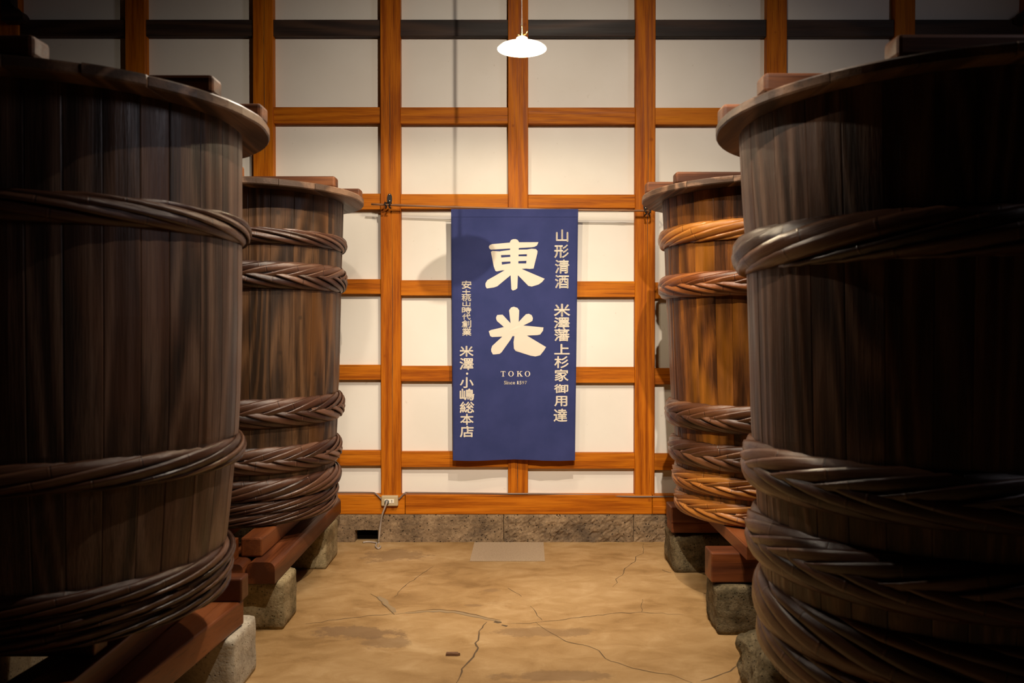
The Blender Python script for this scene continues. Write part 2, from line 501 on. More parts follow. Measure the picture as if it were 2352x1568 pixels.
crack([(1230, 1431), (1246, 1444), (1300, 1476), (1340, 1484), (1365, 1492), (1404, 1522), (1470, 1541), (1540, 1552), (1592, 1572)], 0.0026, seed=10)
crack([(1612, 1568), (1650, 1556), (1680, 1545), (1698, 1530)], 0.003, seed=11)
crack([(1475, 1408), (1477, 1378)], 0.0016, seed=12)
crack([(1478, 1248), (1479, 1272), (1461, 1280), (1459, 1292), (1436, 1307), (1431, 1322), (1415, 1332), (1419, 1340), (1408, 1350)], 0.0022, seed=13)
crack([(995, 1302), (965, 1322), (950, 1334), (934, 1343), (905, 1373)], 0.0022, seed=14)
crack([(1166, 1352), (1198, 1372)], 0.0018, seed=15)
crack([(1218, 1394), (1246, 1428)], 0.0016, seed=17)
crack([(1522, 1310), (1534, 1315), (1543, 1317)], 0.004, seed=18)

# back wall: a slab that carries posts, rails, plaster panels, sill and foundation stones
bm = bmesh.new()
bm_box(bm, -4.5, 4.5, 0.02, 0.22, 0.0, 4.9)
wall = tag(from_bm('wall_back', bm, M['plaster'], None, (0, PANEL_Y, 0)), 'half-timbered white plaster wall with orange-brown posts and rails', 'wall', kind='structure')
WY = PANEL_Y

def wbox(name, x0, x1, y0, y1, z0, z1, mat, bevel=0.003, seg=1):
    bm = bmesh.new()
    cx = (x0 + x1) / 2
    bm_box(bm, x0 - cx, x1 - cx, y0 - WY, y1 - WY, 0, z1 - z0, bevel, seg)
    return from_bm(name, bm, mat, wall, (cx, 0, z0))

post_px = [25, 314, 606, 897.5, 1190, 1481.5, 1782, 2075, 2371]
post_x = [(p - 1176.0) * D / FPX for p in post_px]
SILL_TOP = at(1176, 1136, D).z
SILL_BOT = at(1176, 1181, D).z
for i, x in enumerate(post_x):
    wbox('post', x - PW / 2, x + PW / 2, D, PANEL_Y + 0.05, SILL_TOP - 0.004, 4.85, M['post'], 0.004, 1)

# long drying cracks down the faces of three posts
for i, off, z0, z1 in ((3, 0.012, 0.36, 2.42), (4, -0.006, 0.36, 0.60), (3, -0.004, 2.6, 3.4), (5, 0.018, 1.9, 3.1), (2, 0.010, 2.7, 4.0)):
    bm = bmesh.new()
    rr = random.Random(i * 7 + int(z1 * 10))
    a, b = [], []
    n = 24
    for k in range(n + 1):
        z = z0 + (z1 - z0) * k / n
        w = 0.0016 * math.sin(math.pi * (k + 0.3) / (n + 0.6)) * rr.uniform(0.6, 1.2) + 0.0002
        x = off + 0.002 * math.sin(z * 5) + rr.uniform(-0.0006, 0.0006)
        a.append(bm.verts.new((x - w, D - 0.0007 - WY, z))); b.append(bm.verts.new((x + w, D - 0.0007 - WY, z)))
    for k in range(n): bm.faces.new((a[k], b[k], b[k + 1], a[k + 1]))
    from_bm('drying_crack', bm, M['slot'], wall, (post_x[i], 0, 0))

# horizontal rails, one piece for each bay, with their small fall to the right
rails = [(45, 83, 45, 84), (246, 283, 247, 285), (445, 480, 447, 477), (642, 677, 647, 684), (839, 874, 844, 881), (1036, 1071, 1041, 1078)]
edges = [post_x[0] - 0.91] + post_x + [post_x[-1] + 0.91]
def rail_z(r, x, which):
    a = at(900, rails[r][which], RAIL_Y).z
    b = at(1480, rails[r][2 + which], RAIL_Y).z
    k = (x - post_x[3]) / (post_x[5] - post_x[3])
    return a + (b - a) * max(-0.4, min(1.4, k))
for i in range(len(edges) - 1):
    x0, x1 = edges[i] + PW / 2, edges[i + 1] - PW / 2
    xm = (x0 + x1) / 2
    zprev = 4.85
    for r in range(len(rails)):
        zt, zb = rail_z(r, xm, 0), rail_z(r, xm, 1)
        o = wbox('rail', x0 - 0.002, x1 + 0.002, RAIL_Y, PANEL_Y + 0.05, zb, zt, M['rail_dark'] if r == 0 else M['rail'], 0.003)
        wbox('plaster_panel', x0 - 0.01, x1 + 0.01, PANEL_Y, PANEL_Y + 0.04, zt if False else zt - 0.01, zprev + 0.01, M['plaster'], 0.0)
        zprev = zb
    wbox('plaster_panel', x0 - 0.01, x1 + 0.01, PANEL_Y, PANEL_Y + 0.04, SILL_TOP - 0.01, zprev + 0.01, M['plaster'], 0.0)

# sill beam, in lengths that meet under the posts, and a patched-in piece at its right end
xs = [-4.3, -2.55, post_x[3] + 0.10, at(1498, 1150, D).x, 2.9, 4.3]
for a, b in zip(xs[:-1], xs[1:]):
    wbox('sill_beam', a + 0.0015, b - 0.0015, D - 0.006, PANEL_Y + 0.05, SILL_BOT + 0.002, SILL_TOP, M['rail'], 0.004)
wbox('sill_patch', at(1498, 1150, D).x + 0.004, at(1498, 1150, D).x + 0.42, D - 0.014, D, SILL_BOT + 0.006, SILL_BOT + 0.062, M['rail'], 0.003)

# curved black bracket on the leftmost and rightmost posts
for px, sgn in ((25, 1), (2371, -1)):
    x = (px - 1176.0) * D / FPX
    bm = bmesh.new()
    prof = [(0.0, 0.30), (0.065, 0.30), (0.068, 0.10), (0.10, 0.065), (0.135, 0.045), (0.152, 0.02), (0.148, -0.01), (0.12, -0.022), (0.0, -0.022)]
    f = [bm.verts.new((sgn * (a + 0.0), D - 0.08 - WY, b)) for a, b in prof]
    g = [bm.verts.new((sgn * (a + 0.0), D - 0.002 - WY, b)) for a, b in prof]
    bm.faces.new(f); bm.faces.new(g[::-1])
    for k in range(len(prof)):
        bm.faces.new((f[k], f[(k + 1) % len(prof)], g[(k + 1) % len(prof)], g[k]))
    from_bm('bracket', bm, M['rail_dark'], wall, (x, 0, at(40, 50, D).z))

# foundation stones under the sill
def stone_face(name, x0, x1, hole=None, amp=0.006, seed=0.0):
    bm = bmesh.new()
    nx, nz = max(8, int((x1 - x0) / 0.018)), 12
    zt = SILL_BOT
    g = {}
    for i in range(nx + 1):
        for k in range(nz + 1):
            x = x0 + (x1 - x0) * i / nx
            z = zt * k / nz
            if hole:
                hx0, hx1, hz1 = hole
                for hx in (hx0, hx1):
                    if abs(x - hx) < (x1 - x0) / nx * 0.5: x = hx
                if abs(z - hz1) < zt / nz * 0.5: z = hz1
            y = noise.noise(Vector((x * 14 + seed, z * 18, seed))) * amp + noise.noise(Vector((x * 45 + seed, z * 60, 3 + seed))) * amp * 0.7
            edge = min(i, nx - i, nz - k, 2) / 2.0
            y = y * (0.3 + 0.7 * edge) + 0.007 * (1 - edge) ** 2
            g[i, k] = bm.verts.new((x, y + D - 0.010 - WY, z))
    for i in range(nx):
        for k in range(nz):
            if hole:
                xc = (g[i, k].co.x + g[i + 1, k].co.x) / 2
                zc = (g[i, k].co.z + g[i, k + 1].co.z) / 2
                if hole[0] < xc < hole[1] and zc < hole[2]: continue
            bm.faces.new((g[i, k], g[i + 1, k], g[i + 1, k + 1], g[i, k + 1]))
    bnd = [e for e in bm.edges if len(e.link_faces) == 1]
    r = bmesh.ops.extrude_edge_only(bm, edges=bnd)
    for v in [q for q in r['geom'] if isinstance(q, bmesh.types.BMVert)]:
        v.co.y = 0.10
    return from_bm(name, bm, M['foundation'], wall, smooth=False)
hx0, hx1 = at(816, 1230, D).x, at(869, 1230, D).x
hz = at(840, 1216, D).z
js = [-4.3, -2.6, at(690, 1200, D).x, at(1157, 1200, D).x, at(1455, 1200, D).x, at(1745, 1200, D).x, 2.6, 4.3]
for k, (a, b) in enumerate(zip(js[:-1], js[1:])):
    stone_face('foundation_stone', a + 0.002, b - 0.002, (hx0, hx1, hz) if k == 2 else None, 0.005 if k < 3 else 0.012, k * 3.1)
bm = bmesh.new()
bm_box(bm, -4.3, 4.3, 0.015, 0.03, 0.0, SILL_BOT)
from_bm('vent_back', bm, M['void'], wall)

# the rest of the room, outside the frame
def shell(name, x0, x1, y0, y1, z0, z1, label):
    return tag(box(name, x0, x1, y0, y1, z0, z1, M['ceiling']), label, name.split('_')[0], kind='structure')
shell('ceiling', -4.6, 4.6, -3.2, 6.2, 4.9, 5.05, 'dark board ceiling high above the barrels')
shell('wall_left', -4.7, -4.5, -3.2, 6.2, 0.0, 4.9, 'dark timber wall behind the left row of barrels')
shell('wall_right', 4.5, 4.7, -3.2, 6.2, 0.0, 4.9, 'dark timber wall behind the right row of barrels')
shell('wall_front', -4.6, 4.6, -3.4, -3.2, 0.0, 4.9, 'dark timber wall behind the camera')

# ================================================================== BARRELS
def lerp_prof(prof, z):
    p = sorted(prof)
    if z <= p[0][0]: return p[0][1]
    for (z0, r0), (z1, r1) in zip(p[:-1], p[1:]):
        if z <= z1: return r0 + (r1 - r0) * (z - z0) / (z1 - z0)
    return p[-1][1]

def strip_mesh(R0, zc, a, b, span, ph0, ph1, w, tilt, seed, n=14):
    """one bamboo strip wound over the hoop's oval section"""
    rnd = random.Random(seed)
    bm = bmesh.new()
    uvl = bm.loops.layers.uv.new('UVMap')
    qs = (-1.0, -0.45, 0.45, 1.0)
    grid, uvs = [], {}
    th = 0.0045
    for i in range(n + 1):
        s = i / n
        # ease so that the strip lies flatter along the middle
        ph = ph0 + (ph1 - ph0) * s
        ph_ = (ph1 - ph0)
        sp = math.sqrt((a * math.sin(ph)) ** 2 + (b * math.cos(ph)) ** 2)
        du, dv = (R0 + a) * span, sp * ph_
        al = math.atan2(dv, du)
        u0 = (R0 + a) * span * (s - 0.5)
        row = []
        for q in qs:
            ww = w * 0.5 * (0.72 + 0.28 * math.sin(math.pi * min(1, max(0, s)))) * q
            uu = u0 - ww * math.sin(al)
            pp = ph + ww * math.cos(al) / max(sp, 0.012)
            off = th * (1.0 - q * q) * 0.55 + tilt * q * 0.5 + th * 0.6
            e = min(s, 1 - s)
            off -= 0.010 * max(0.0, 1 - e / 0.10)
            th_ang = uu / (R0 + a)
            rr = R0 + (a + off) * math.cos(pp)
            z = zc + (b + off) * math.sin(pp)
            vtx = bm.verts.new((rr * math.cos(th_ang), rr * math.sin(th_ang), z))
            uvs[vtx] = (s * abs(span) * R0 * 2.2, q * 0.5 + 0.5)
            row.append(vtx)
        # side skirts
        lo = []
        for q, vtx in ((-1, row[0]), (1, row[-1])):
            c = vtx.co.copy()
            rad = Vector((c.x, c.y, 0)); rl = rad.length
            cen = Vector((c.x * R0 / rl, c.y * R0 / rl, zc))
            v2 = bm.verts.new(c + (cen - c).normalized() * 0.012)
            uvs[v2] = (s * abs(span) * R0 * 2.2, q * 0.6 + 0.5)
            lo.append(v2)
        grid.append([lo[0]] + row + [lo[1]])
    for i in range(n):
        for k in range(len(grid[0]) - 1):
            fc = bm.faces.new((grid[i][k], grid[i + 1][k], grid[i + 1][k + 1], grid[i][k + 1]))
            fc.smooth = True
            for lp in fc.loops: lp[uvl].uv = uvs[lp.vert]
    bmesh.ops.recalc_face_normals(bm, faces=bm.faces[:])
    # make sure the shell faces outward
    fmid = grid[n // 2][2]
    if fmid.normal.dot(Vector((fmid.co.x, fmid.co.y, 0))) < 0 and abs(ph0 + ph1) < 2.6:
        bmesh.ops.reverse_faces(bm, faces=bm.faces[:])
    for k in (0, len(grid[0]) - 2):
        pass
    me = bpy.data.meshes.new('strip')
    bm.to_mesh(me)
    bm.free()
    return me

def barrel(name, cx, cy, zb, zt, prof, hoops, label, stave_mat, bam_mat, nst, seed, rot=0.0):
    rnd = random.Random(seed)
    root = tag(empty(name, (cx, cy, zb)), label, 'barrel', 'tall wooden sake barrels')
    view = math.atan2(-cy, -cx)
    # staves
    ang, ws = rot, [rnd.uniform(0.75, 1.25) for _ in range(nst)]
    tot = sum(ws)
    zs = sorted({zb, zt} | {z for z, _ in prof if zb < z < zt})
    for k in range(nst):
        da = 2 * math.pi * ws[k] / tot
        bm = bmesh.new()
        lay = []
        jr = rnd.uniform(-0.0012, 0.0012)
        for z in zs:
            r = lerp_prof(prof, z) + jr
            g = 0.0004 / r
            a0, a1 = ang + g, ang + da - g
            c = 0.0035 / r
            pts = [(r - 0.042, a0), (r - 0.0015, a0), (r, a0 + c)] + [(r + 0.0008, a0 + c + (a1 - a0 - 2 * c) * f) for f in (0.33, 0.67)] + [(r, a1 - c), (r - 0.0015, a1), (r - 0.042, a1)]
            lay.append([bm.verts.new((q * math.cos(w), q * math.sin(w), z - zb)) for q, w in pts])
        n = len(lay[0])
        for i in range(len(lay) - 1):
            for j in range(n):
                bm.faces.new((lay[i][j], lay[i][(j + 1) % n], lay[i + 1][(j + 1) % n], lay[i + 1][j]))
        bm.faces.new(lay[0][::-1]); bm.faces.new(lay[-1])
        from_bm('stave', bm, stave_mat, root)
        ang += da
    # bottom board
    bm = bmesh.new()
    bm_lathe(bm, [(lerp_prof(prof, zb) - 0.035, 0.02), (lerp_prof(prof, zb) - 0.035, 0.06)], 40, True, True)
    from_bm('bottom_board', bm, stave_mat, root)
    # bamboo hoops
    for hi, (zc, h, rout, style, dr, N, *hm) in enumerate(hoops):
        r0 = lerp_prof(prof, zc)
        a = max(0.022, rout - r0 - 0.004)
        b = h / 2 - 0.004
        slope = (lerp_prof(prof, zc + 0.1) - lerp_prof(prof, zc - 0.1)) / 0.2
        bm = bmesh.new()
        segs, ms = 72, 10
        rings = []
        for i in range(segs):
            t = 2 * math.pi * i / segs
            ring = []
            for j in range(ms):
                p = 2 * math.pi * j / ms
                rr = r0 - 0.002 + (a - 0.006) * math.cos(p)
                ring.append(bm.verts.new((rr * math.cos(t), rr * math.sin(t), zc - zb + (b - 0.006) * math.sin(p))))
            rings.append(ring)
        for i in range(segs):
            for j in range(ms):
                bm.faces.new((rings[i][j], rings[(i + 1) % segs][j], rings[(i + 1) % segs][(j + 1) % ms], rings[i][(j + 1) % ms]))
        hoop = from_bm('hoop', bm, M['core'], root, smooth=True)
        sd = seed * 100 + hi * 10
        fams = []
        pitch = 2 * math.pi / N
        if style == 'twist':
            span = pitch * 5.2
            for v in range(3):
                w = min(0.062, 1.15 * 4.2 * (a + b) / 2 / 5.2) * (0.92 + 0.08 * v)
                fams.append((strip_mesh(r0, zc - zb, a, b, span * (0.95 + 0.06 * v), -2.1 * dr, 2.1 * dr, w, 0.011 * dr, sd + v, 16), 0.0))
            groups = [fams]
        else:
            span = pitch * 4.2
            up, lo = [], []
            for v in range(2):
                w = min(0.05, 1.28 * 2.15 * (a + b) / 2 / 4.2) * (0.95 + 0.1 * v)
                up.append((strip_mesh(r0, zc - zb, a, b, span * (0.95 + 0.08 * v), -0.20, 1.95, w, 0.013, sd + v, 12), 0.0))
                lo.append((strip_mesh(r0, zc - zb, a, b, span * (1.0 + 0.06 * v), 0.20, -1.95, w, -0.013, sd + 5 + v, 12), pitch * 0.5))
            groups = [up, lo]
        for me_list in groups:
            for k in range(N):
                me, ph = me_list[rnd.randrange(len(me_list))]
                th = rot + k * pitch + ph + rnd.uniform(-0.1, 0.1) * pitch
                d = (th - view + math.pi) % (2 * math.pi) - math.pi
                if abs(d) > R(125): continue
                o = link('strip', me, M[hm[0]] if hm else bam_mat, hoop)
                o.rotation_euler = (0, 0, th)
    return root

def lid(cx, cy, ztop, rad, batten_y, label, seed, nplank=8):
    th = 0.036
    rnd = random.Random(seed)
    root = tag(empty('barrel_lid', (cx, cy, ztop - th)), label, 'lid', 'round plank lids of the barrels')
    xs = [-rad + 2 * rad * k / nplank for k in range(nplank + 1)]
    for k in range(1, nplank): xs[k] += rnd.uniform(-0.02, 0.02)
    for k in range(nplank):
        x0, x1 = xs[k] + 0.0012, xs[k + 1] - 0.0012
        rr = rad * rnd.uniform(0.994, 1.006)
        n = 10
        top, bot = [], []
        for i in range(n + 1):
            f = i / n
            x = x0 + (x1 - x0) * (0.5 - 0.5 * math.cos(math.pi * f))
            y = math.sqrt(max(0.0004, rr * rr - x * x))
            top.append((x, y))
        loop = top + [(x, -y) for x, y in reversed(top)]
        dz = rnd.uniform(-0.002, 0.002)
        bm = bmesh.new()
        prof = [(0.004, 0.0), (0.0, 0.006), (0.0, th - 0.006 + dz), (0.005, th + dz)]
        rings = []
        cxm = (x0 + x1) / 2
        for ins, z in prof:
            rg = []
            for (x, y) in loop:
                l = math.hypot(x, y)
                sc = (l - ins) / l
                rg.append(bm.verts.new((x * sc if abs(x) > 0.02 else x, y * sc, z)))
            rings.append(rg)
        m = len(loop)
        for i in range(len(rings) - 1):
            for j in range(m):
                bm.faces.new((rings[i][j], rings[i][(j + 1) % m], rings[i + 1][(j + 1) % m], rings[i + 1][j]))
        bm.faces.new(rings[0][::-1]); bm.faces.new(rings[-1])
        from_bm('plank', bm, M['lid'], root)
    for by in batten_y:
        y = by - cy
        half = math.sqrt(max(0.01, rad * rad - max(abs(y), abs(y + 0.09)) ** 2)) - 0.004
        bm = bmesh.new()
        bm_box(bm, -half, half, y, y + 0.09, th - 0.001, th + 0.062, 0.012, 2)
        from_bm('batten', bm, M['batten'], root)
    return root

P_LF = [(0.46, .492), (0.742, .526), (0.875, .541), (1.03, .556), (1.15, .570), (1.29, .577), (1.565, .584), (1.83, .585), (2.25, .587)]
P_LB = [(0.44, .470), (0.73, .488), (0.883, .496), (0.977, .501), (1.146, .506), (1.246, .512), (1.74, .524), (1.885, .528), (2.07, .535), (2.27, .540)]
P_RF = [(0.31, .555), (0.668, .583), (0.93, .601), (1.16, .619), (1.44, .628), (1.69, .636), (1.848, .643), (2.016, .655), (2.24, .667)]
P_RB = [(0.44, .450), (0.62, .462), (0.764, .473), (0.905, .481), (0.97, .487), (1.124, .500), (1.70, .530), (1.98, .540), (2.26, .554)]

LF = (-1.585, 2.86); LB = (-1.545, 4.70); RF = (1.485, 2.79); RB = (1.43, 4.60)
barrel('sake_barrel', *LF, 0.560, 2.247, P_LF, [
    (1.885, .090, .618, 'twist', -1, 17), (1.084, .095, .595, 'twist', 1, 17), (0.697, .072, .556, 'twist', 1, 18), (0.641, .068, .548, 'twist', 1, 18), (0.588, .062, .538, 'twist', 1, 18)],
    'dark brown wooden barrel nearest the camera in the left row, large glossy twisted hoops', M['stave'], M['bamboo'], 30, 11, 0.1)
barrel('sake_barrel', *LB, 0.46, 2.263, P_LB, [
    (2.020, .082, .560, 'twist', -1, 22), (1.811, .140, .562, 'plait', 1, 26), (1.070, .152, .546, 'plait', 1, 26), (0.815, .140, .530, 'plait', 1, 26), (0.655, .115, .524, 'twist', 1, 22), (0.563, .072, .508, 'twist', 1, 22), (0.500, .066, .500, 'twist', 1, 22)],
    'brown wooden barrel by the plaster wall in the left row, seven hoops of plaited bamboo', M['stave_mid'], M['bamboo'], 30, 22, 0.3)
barrel('sake_barrel', *RF, 0.33, 2.233, P_RF, [
    (1.795, .145, .690, 'twist', 1, 17), (1.045, .165, .656, 'plait', 1, 20), (0.785, .170, .640, 'plait', 1, 20), (0.555, .170, .612, 'twist', -1, 19), (0.420, .120, .598, 'twist', -1, 19)],
    'nearly black wooden barrel nearest the camera in the right row, in deep shadow', M['stave'], M['bamboo'], 30, 33, 0.2)
barrel('sake_barrel', *RB, 0.474, 2.258, P_RB, [
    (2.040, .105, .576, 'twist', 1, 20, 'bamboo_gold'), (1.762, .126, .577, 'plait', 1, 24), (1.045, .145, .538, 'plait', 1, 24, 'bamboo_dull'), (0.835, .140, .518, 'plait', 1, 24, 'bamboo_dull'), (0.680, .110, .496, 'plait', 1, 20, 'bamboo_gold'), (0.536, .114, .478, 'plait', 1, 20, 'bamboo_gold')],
    'orange-lit reddish wooden barrel by the plaster wall in the right row, six bamboo hoops', M['stave_red'], M['bamboo_red'], 30, 44, 0.0)

lid(*LF, 2.283, 0.69, (2.22, 2.57, 2.90, 3.23), 'round plank lid with battens on the near barrel of the left row', 5)
lid(*LB, 2.300, 0.66, (4.06, 4.38, 4.77), 'round plank lid with battens on the barrel by the wall, left row', 6)
lid(*RF, 2.270, 0.75, (2.18, 2.51, 2.86, 3.20), 'round plank lid with battens on the dark near barrel of the right row', 7)
lid(*RB, 2.295, 0.675, (3.93, 4.23, 4.52, 4.85), 'round plank lid with battens on the orange barrel by the wall, right row', 8)

# ================================================================== STANDS
def rough_block(name, x0, x1, y0, y1, z1, mat, label, amp, rnd_r, seed, cat='stone block', group='stone blocks under the barrels'):
    bm = bmesh.new()
    z1 -= 0.002
    bmesh.ops.create_cube(bm, size=1.0)
    bmesh.ops.subdivide_edges(bm, edges=bm.edges[:], cuts=13, use_grid_fill=True)
    hx, hy, hz = (x1 - x0) / 2, (y1 - y0) / 2, z1 / 2
    for v in bm.verts:
        p = Vector((v.co.x * 2 * hx, v.co.y * 2 * hy, v.co.z * 2 * hz))
        c = Vector((max(-hx + rnd_r, min(hx - rnd_r, p.x)), max(-hy + rnd_r, min(hy - rnd_r, p.y)), max(-hz + rnd_r, min(hz - rnd_r, p.z))))
        d = p - c
        if d.length > 1e-6: p = c + d.normalized() * min(d.length, rnd_r)
        nrm = d.normalized() if d.length > 1e-6 else Vector((0, 0, 0))
        q = p * 9 + Vector((seed, seed * 2, seed * 3))
        k = noise.noise(q) * amp + noise.noise(q * 3.1) * amp * 0.5 + noise.noise(q * 7.3) * amp * 0.25
        if nrm.z > 0.5: k = min(k, 0.0) - 0.001
        p = p + nrm * k
        if v.co.z < -0.49: p.z = -hz
        v.co = p + Vector((0, 0, hz))
    o = from_bm(name, bm, mat, None, ((x0 + x1) / 2, (y0 + y1) / 2, 0), smooth=True)
    return tag(o, label, cat, group)

rough_block('stone_block', -1.62, -1.145, 3.265, 3.56, 0.25, M['stone_pale'], 'pale grey pitted stone block, nearest of the left row', 0.004, 0.016, 1.0)
rough_block('stone_block', -1.60, -1.155, 4.01, 4.27, 0.25, M['stone_mid'], 'mossy yellowish stone block under the rounded beam end, left row', 0.005, 0.022, 2.0)
rough_block('stone_block', -1.60, -1.175, 5.02, 5.37, 0.25, M['stone_mid'], 'yellowish stone block next to the back wall, left row', 0.004, 0.02, 3.0)
rough_block('stone_block', 1.0, 1.50, 4.94, 5.26, 0.245, M['stone_dark'], 'rounded dark stone block next to the back wall, right row', 0.012, 0.05, 4.0)
rough_block('stone_block', 1.02, 1.55, 3.94, 4.18, 0.245, M['stone_dark'], 'square dark stone block in the middle of the right row', 0.010, 0.03, 5.0)
rough_block('boulder', 0.965, 1.50, 3.04, 3.44, 0.255, M['stone_dark'], 'rough brown boulder under the black barrel, right row', 0.030, 0.08, 6.3)
# supports under the near ends of the two front barrels
rough_block('stone_block', -1.62, -1.19, 2.26, 2.54, 0.25, M['stone_pale'], 'pale stone block under the near end of the left beams', 0.004, 0.016, 7.0)
rough_block('boulder', 1.05, 1.55, 2.15, 2.50, 0.255, M['stone_dark'], 'rough boulder under the near end of the black barrel', 0.025, 0.08, 8.0)
rough_block('stone_block', -2.36, -2.04, 3.20, 3.52, 0.25, M['stone_pale'], 'pale stone block under the far side of the near left barrel', 0.004, 0.016, 9.0)
rough_block('stone_block', -2.36, -2.00, 2.26, 2.54, 0.25, M['stone_pale'], 'pale stone block under the far side beams at their near end', 0.004, 0.016, 9.5)

def beam(x0, x1, y0, y1, z0, z1, label, mat=None, bevel=0.008, skew=0.0, seg=2):
    bm = bmesh.new()
    cx, cy = (x0 + x1) / 2, (y0 + y1) / 2
    bm_box(bm, x0 - cx, x1 - cx, y0 - cy, y1 - cy, 0, z1 - z0, bevel, seg)
    for v in bm.verts: v.co.x += skew * v.co.y
    o = from_bm('timber_bearer', bm, mat or M['brown_beam'], None, (cx, cy, z0))
    return tag(o, label, 'timber', 'reddish brown beams carrying the barrels', 'thing')

def round_beam(x0, x1, y0, y1, z0, z1, label, rr=0.035):
    """beam whose two upper edges are well rounded"""
    bm = bmesh.new()
    w, h = (x1 - x0) / 2, z1 - z0
    pr = [(-w, 0)]
    for k in range(5):
        a = math.pi - k / 4 * math.pi / 2
        pr.append((-w + rr + rr * math.cos(a), h - rr + rr * math.sin(a)))
    for k in range(5):
        a = math.pi / 2 - k / 4 * math.pi / 2
        pr.append((w - rr + rr * math.cos(a), h - rr + rr * math.sin(a)))
    pr.append((w, 0))
    L = (y1 - y0) / 2
    f = [bm.verts.new((a, -L, b)) for a, b in pr]
    g = [bm.verts.new((a, L, b)) for a, b in pr]
    bm.faces.new(f); bm.faces.new(g[::-1])
    for k in range(len(pr)):
        bm.faces.new((f[k], f[(k + 1) % len(pr)], g[(k + 1) % len(pr)], g[k]))
    o = from_bm('timber_bearer', bm, M['brown_beam'], None, ((x0 + x1) / 2, (y0 + y1) / 2, z0))
    return tag(o, label, 'timber', 'reddish brown beams carrying the barrels', 'thing')

ZB = 0.25
# left row, barrel by the wall
round_beam(-1.328, -1.185, 3.965, 5.50, ZB, 0.358, 'rounded brown beam on mossy blocks, aisle side of the left barrel by the wall')
round_beam(-1.480, -1.333, 3.93, 5.50, ZB, 0.358, 'rounded brown beam beside the outermost one, left barrel by the wall', 0.03)
beam(-1.385, -1.275, 4.05, 5.40, 0.358, 0.458, 'square-ended brown beam lying on the two rounded beams, left row', bevel=0.010)
beam(-1.86, -1.72, 4.05, 5.40, ZB + 0.0, 0.458, 'tall brown beam under the far side of the left barrel by the wall')
beam(-1.435, -1.392, 3.95, 4.045, 0.358, 0.462, 'small brown wedge standing on the rounded beams, left row', bevel=0.004)
# left row, near barrel
beam(-1.375, -1.225, 2.10, 3.43, ZB, 0.358, 'long brown beam on the pale block, aisle side of the near left barrel', skew=0.10)
beam(-1.520, -1.385, 2.10, 3.43, ZB, 0.358, 'long brown beam second from the aisle under the near left barrel', skew=0.10)
beam(-1.665, -1.530, 2.10, 3.43, ZB, 0.358, 'long brown beam third from the aisle under the near left barrel', skew=0.10)
beam(-1.62, -1.153, 3.385, 3.475, 0.358, 0.458, 'short brown cross beam with a dark face behind the near left barrel', M['brown_beam_x'], 0.008)
beam(-1.465, -1.335, 2.15, 3.36, 0.358, 0.456, 'brown beam lying on top of the long ones under the near left barrel')
beam(-2.20, -2.045, 2.15, 3.50, ZB, 0.456, 'brown beam under the far side of the near left barrel')
beam(-2.12, -1.36, 2.58, 2.67, 0.457, 0.545, 'packing timber below the bottom of the near left barrel', M['brown_beam_x'], 0.006)
beam(-2.12, -1.36, 3.02, 3.11, 0.457, 0.545, 'packing timber below the far part of the near left barrel', M['brown_beam_x'], 0.006)
# right row, barrel by the wall
beam(0.995, 1.85, 4.95, 5.10, ZB, 0.315, 'thin lower cross beam on the rounded dark block, right row', M['brown_beam_x'], 0.005)
beam(0.990, 1.85, 4.94, 5.10, 0.315, 0.415, 'cross beam by the back wall under the orange barrel', M['brown_beam_x'], 0.006)
beam(1.000, 1.85, 3.98, 4.12, ZB, 0.400, 'cross beam with an orange end on the square dark block, right row', M['brown_beam_x'], 0.007)
beam(1.139, 1.26, 3.855, 4.93, 0.400, 0.468, 'slanting-looking brown beam under the aisle side of the orange barrel', bevel=0.004)
beam(1.62, 1.76, 3.855, 4.93, 0.400, 0.468, 'brown beam under the far side of the orange barrel', bevel=0.004)
# right row, near barrel
beam(1.10, 1.95, 3.12, 3.32, ZB + 0.006, 0.33, 'dark cross beam on the boulder under the black barrel', M['brown_beam_x'], 0.006)
beam(1.10, 1.95, 2.24, 2.40, ZB + 0.006, 0.33, 'dark cross beam at the near side of the black barrel', M['brown_beam_x'], 0.006)

# ================================================================== PENDANT LAMP
LX, LY = 0.052, 4.20
rim_z = at(1198, 113, LY).z
lamp = tag(empty('pendant_lamp', (LX, LY, rim_z)), 'white enamel pendant lamp glowing in front of the wall', 'lamp')
bm = bmesh.new()
bm_lathe(bm, [(0.129, 0.000), (0.130, 0.003), (0.118, 0.012), (0.085, 0.024), (0.050, 0.034), (0.034, 0.042), (0.030, 0.058), (0.020, 0.064), (0.012, 0.066),
              (0.012, 0.062), (0.026, 0.054), (0.030, 0.040), (0.048, 0.031), (0.084, 0.021), (0.117, 0.009), (0.127, 0.001), (0.129, 0.000)], 48)
from_bm('lamp_shade', bm, M['enamel'], lamp, smooth=True)
bm = bmesh.new()
bm_lathe(bm, [(0.004, 0.002), (0.014, 0.005), (0.022, 0.013), (0.023, 0.022), (0.019, 0.032), (0.013, 0.040), (0.012, 0.046)], 20, True, True)
from_bm('bulb', bm, M['bulb'], lamp, smooth=True)
bm = bmesh.new()
bm_lathe(bm, [(0.0145, 0.040), (0.0145, 0.066), (0.011, 0.074), (0.008, 0.080), (0.006, 0.100), (0.004, 0.126)], 20, True, True)
from_bm('socket', bm, M['brass'], lamp, smooth=True)
bm = bmesh.new()
bm_tube(bm, [(0.008, 0, 0.072), (0.024, 0, 0.082), (0.030, 0, 0.094)], 0.0035, 8)
bm_tube(bm, [(-0.008, 0, 0.070), (-0.026, 0, 0.076)], 0.0035, 8)
from_bm('switch_key', bm, M['brass'], lamp, smooth=True)
bm = bmesh.new()
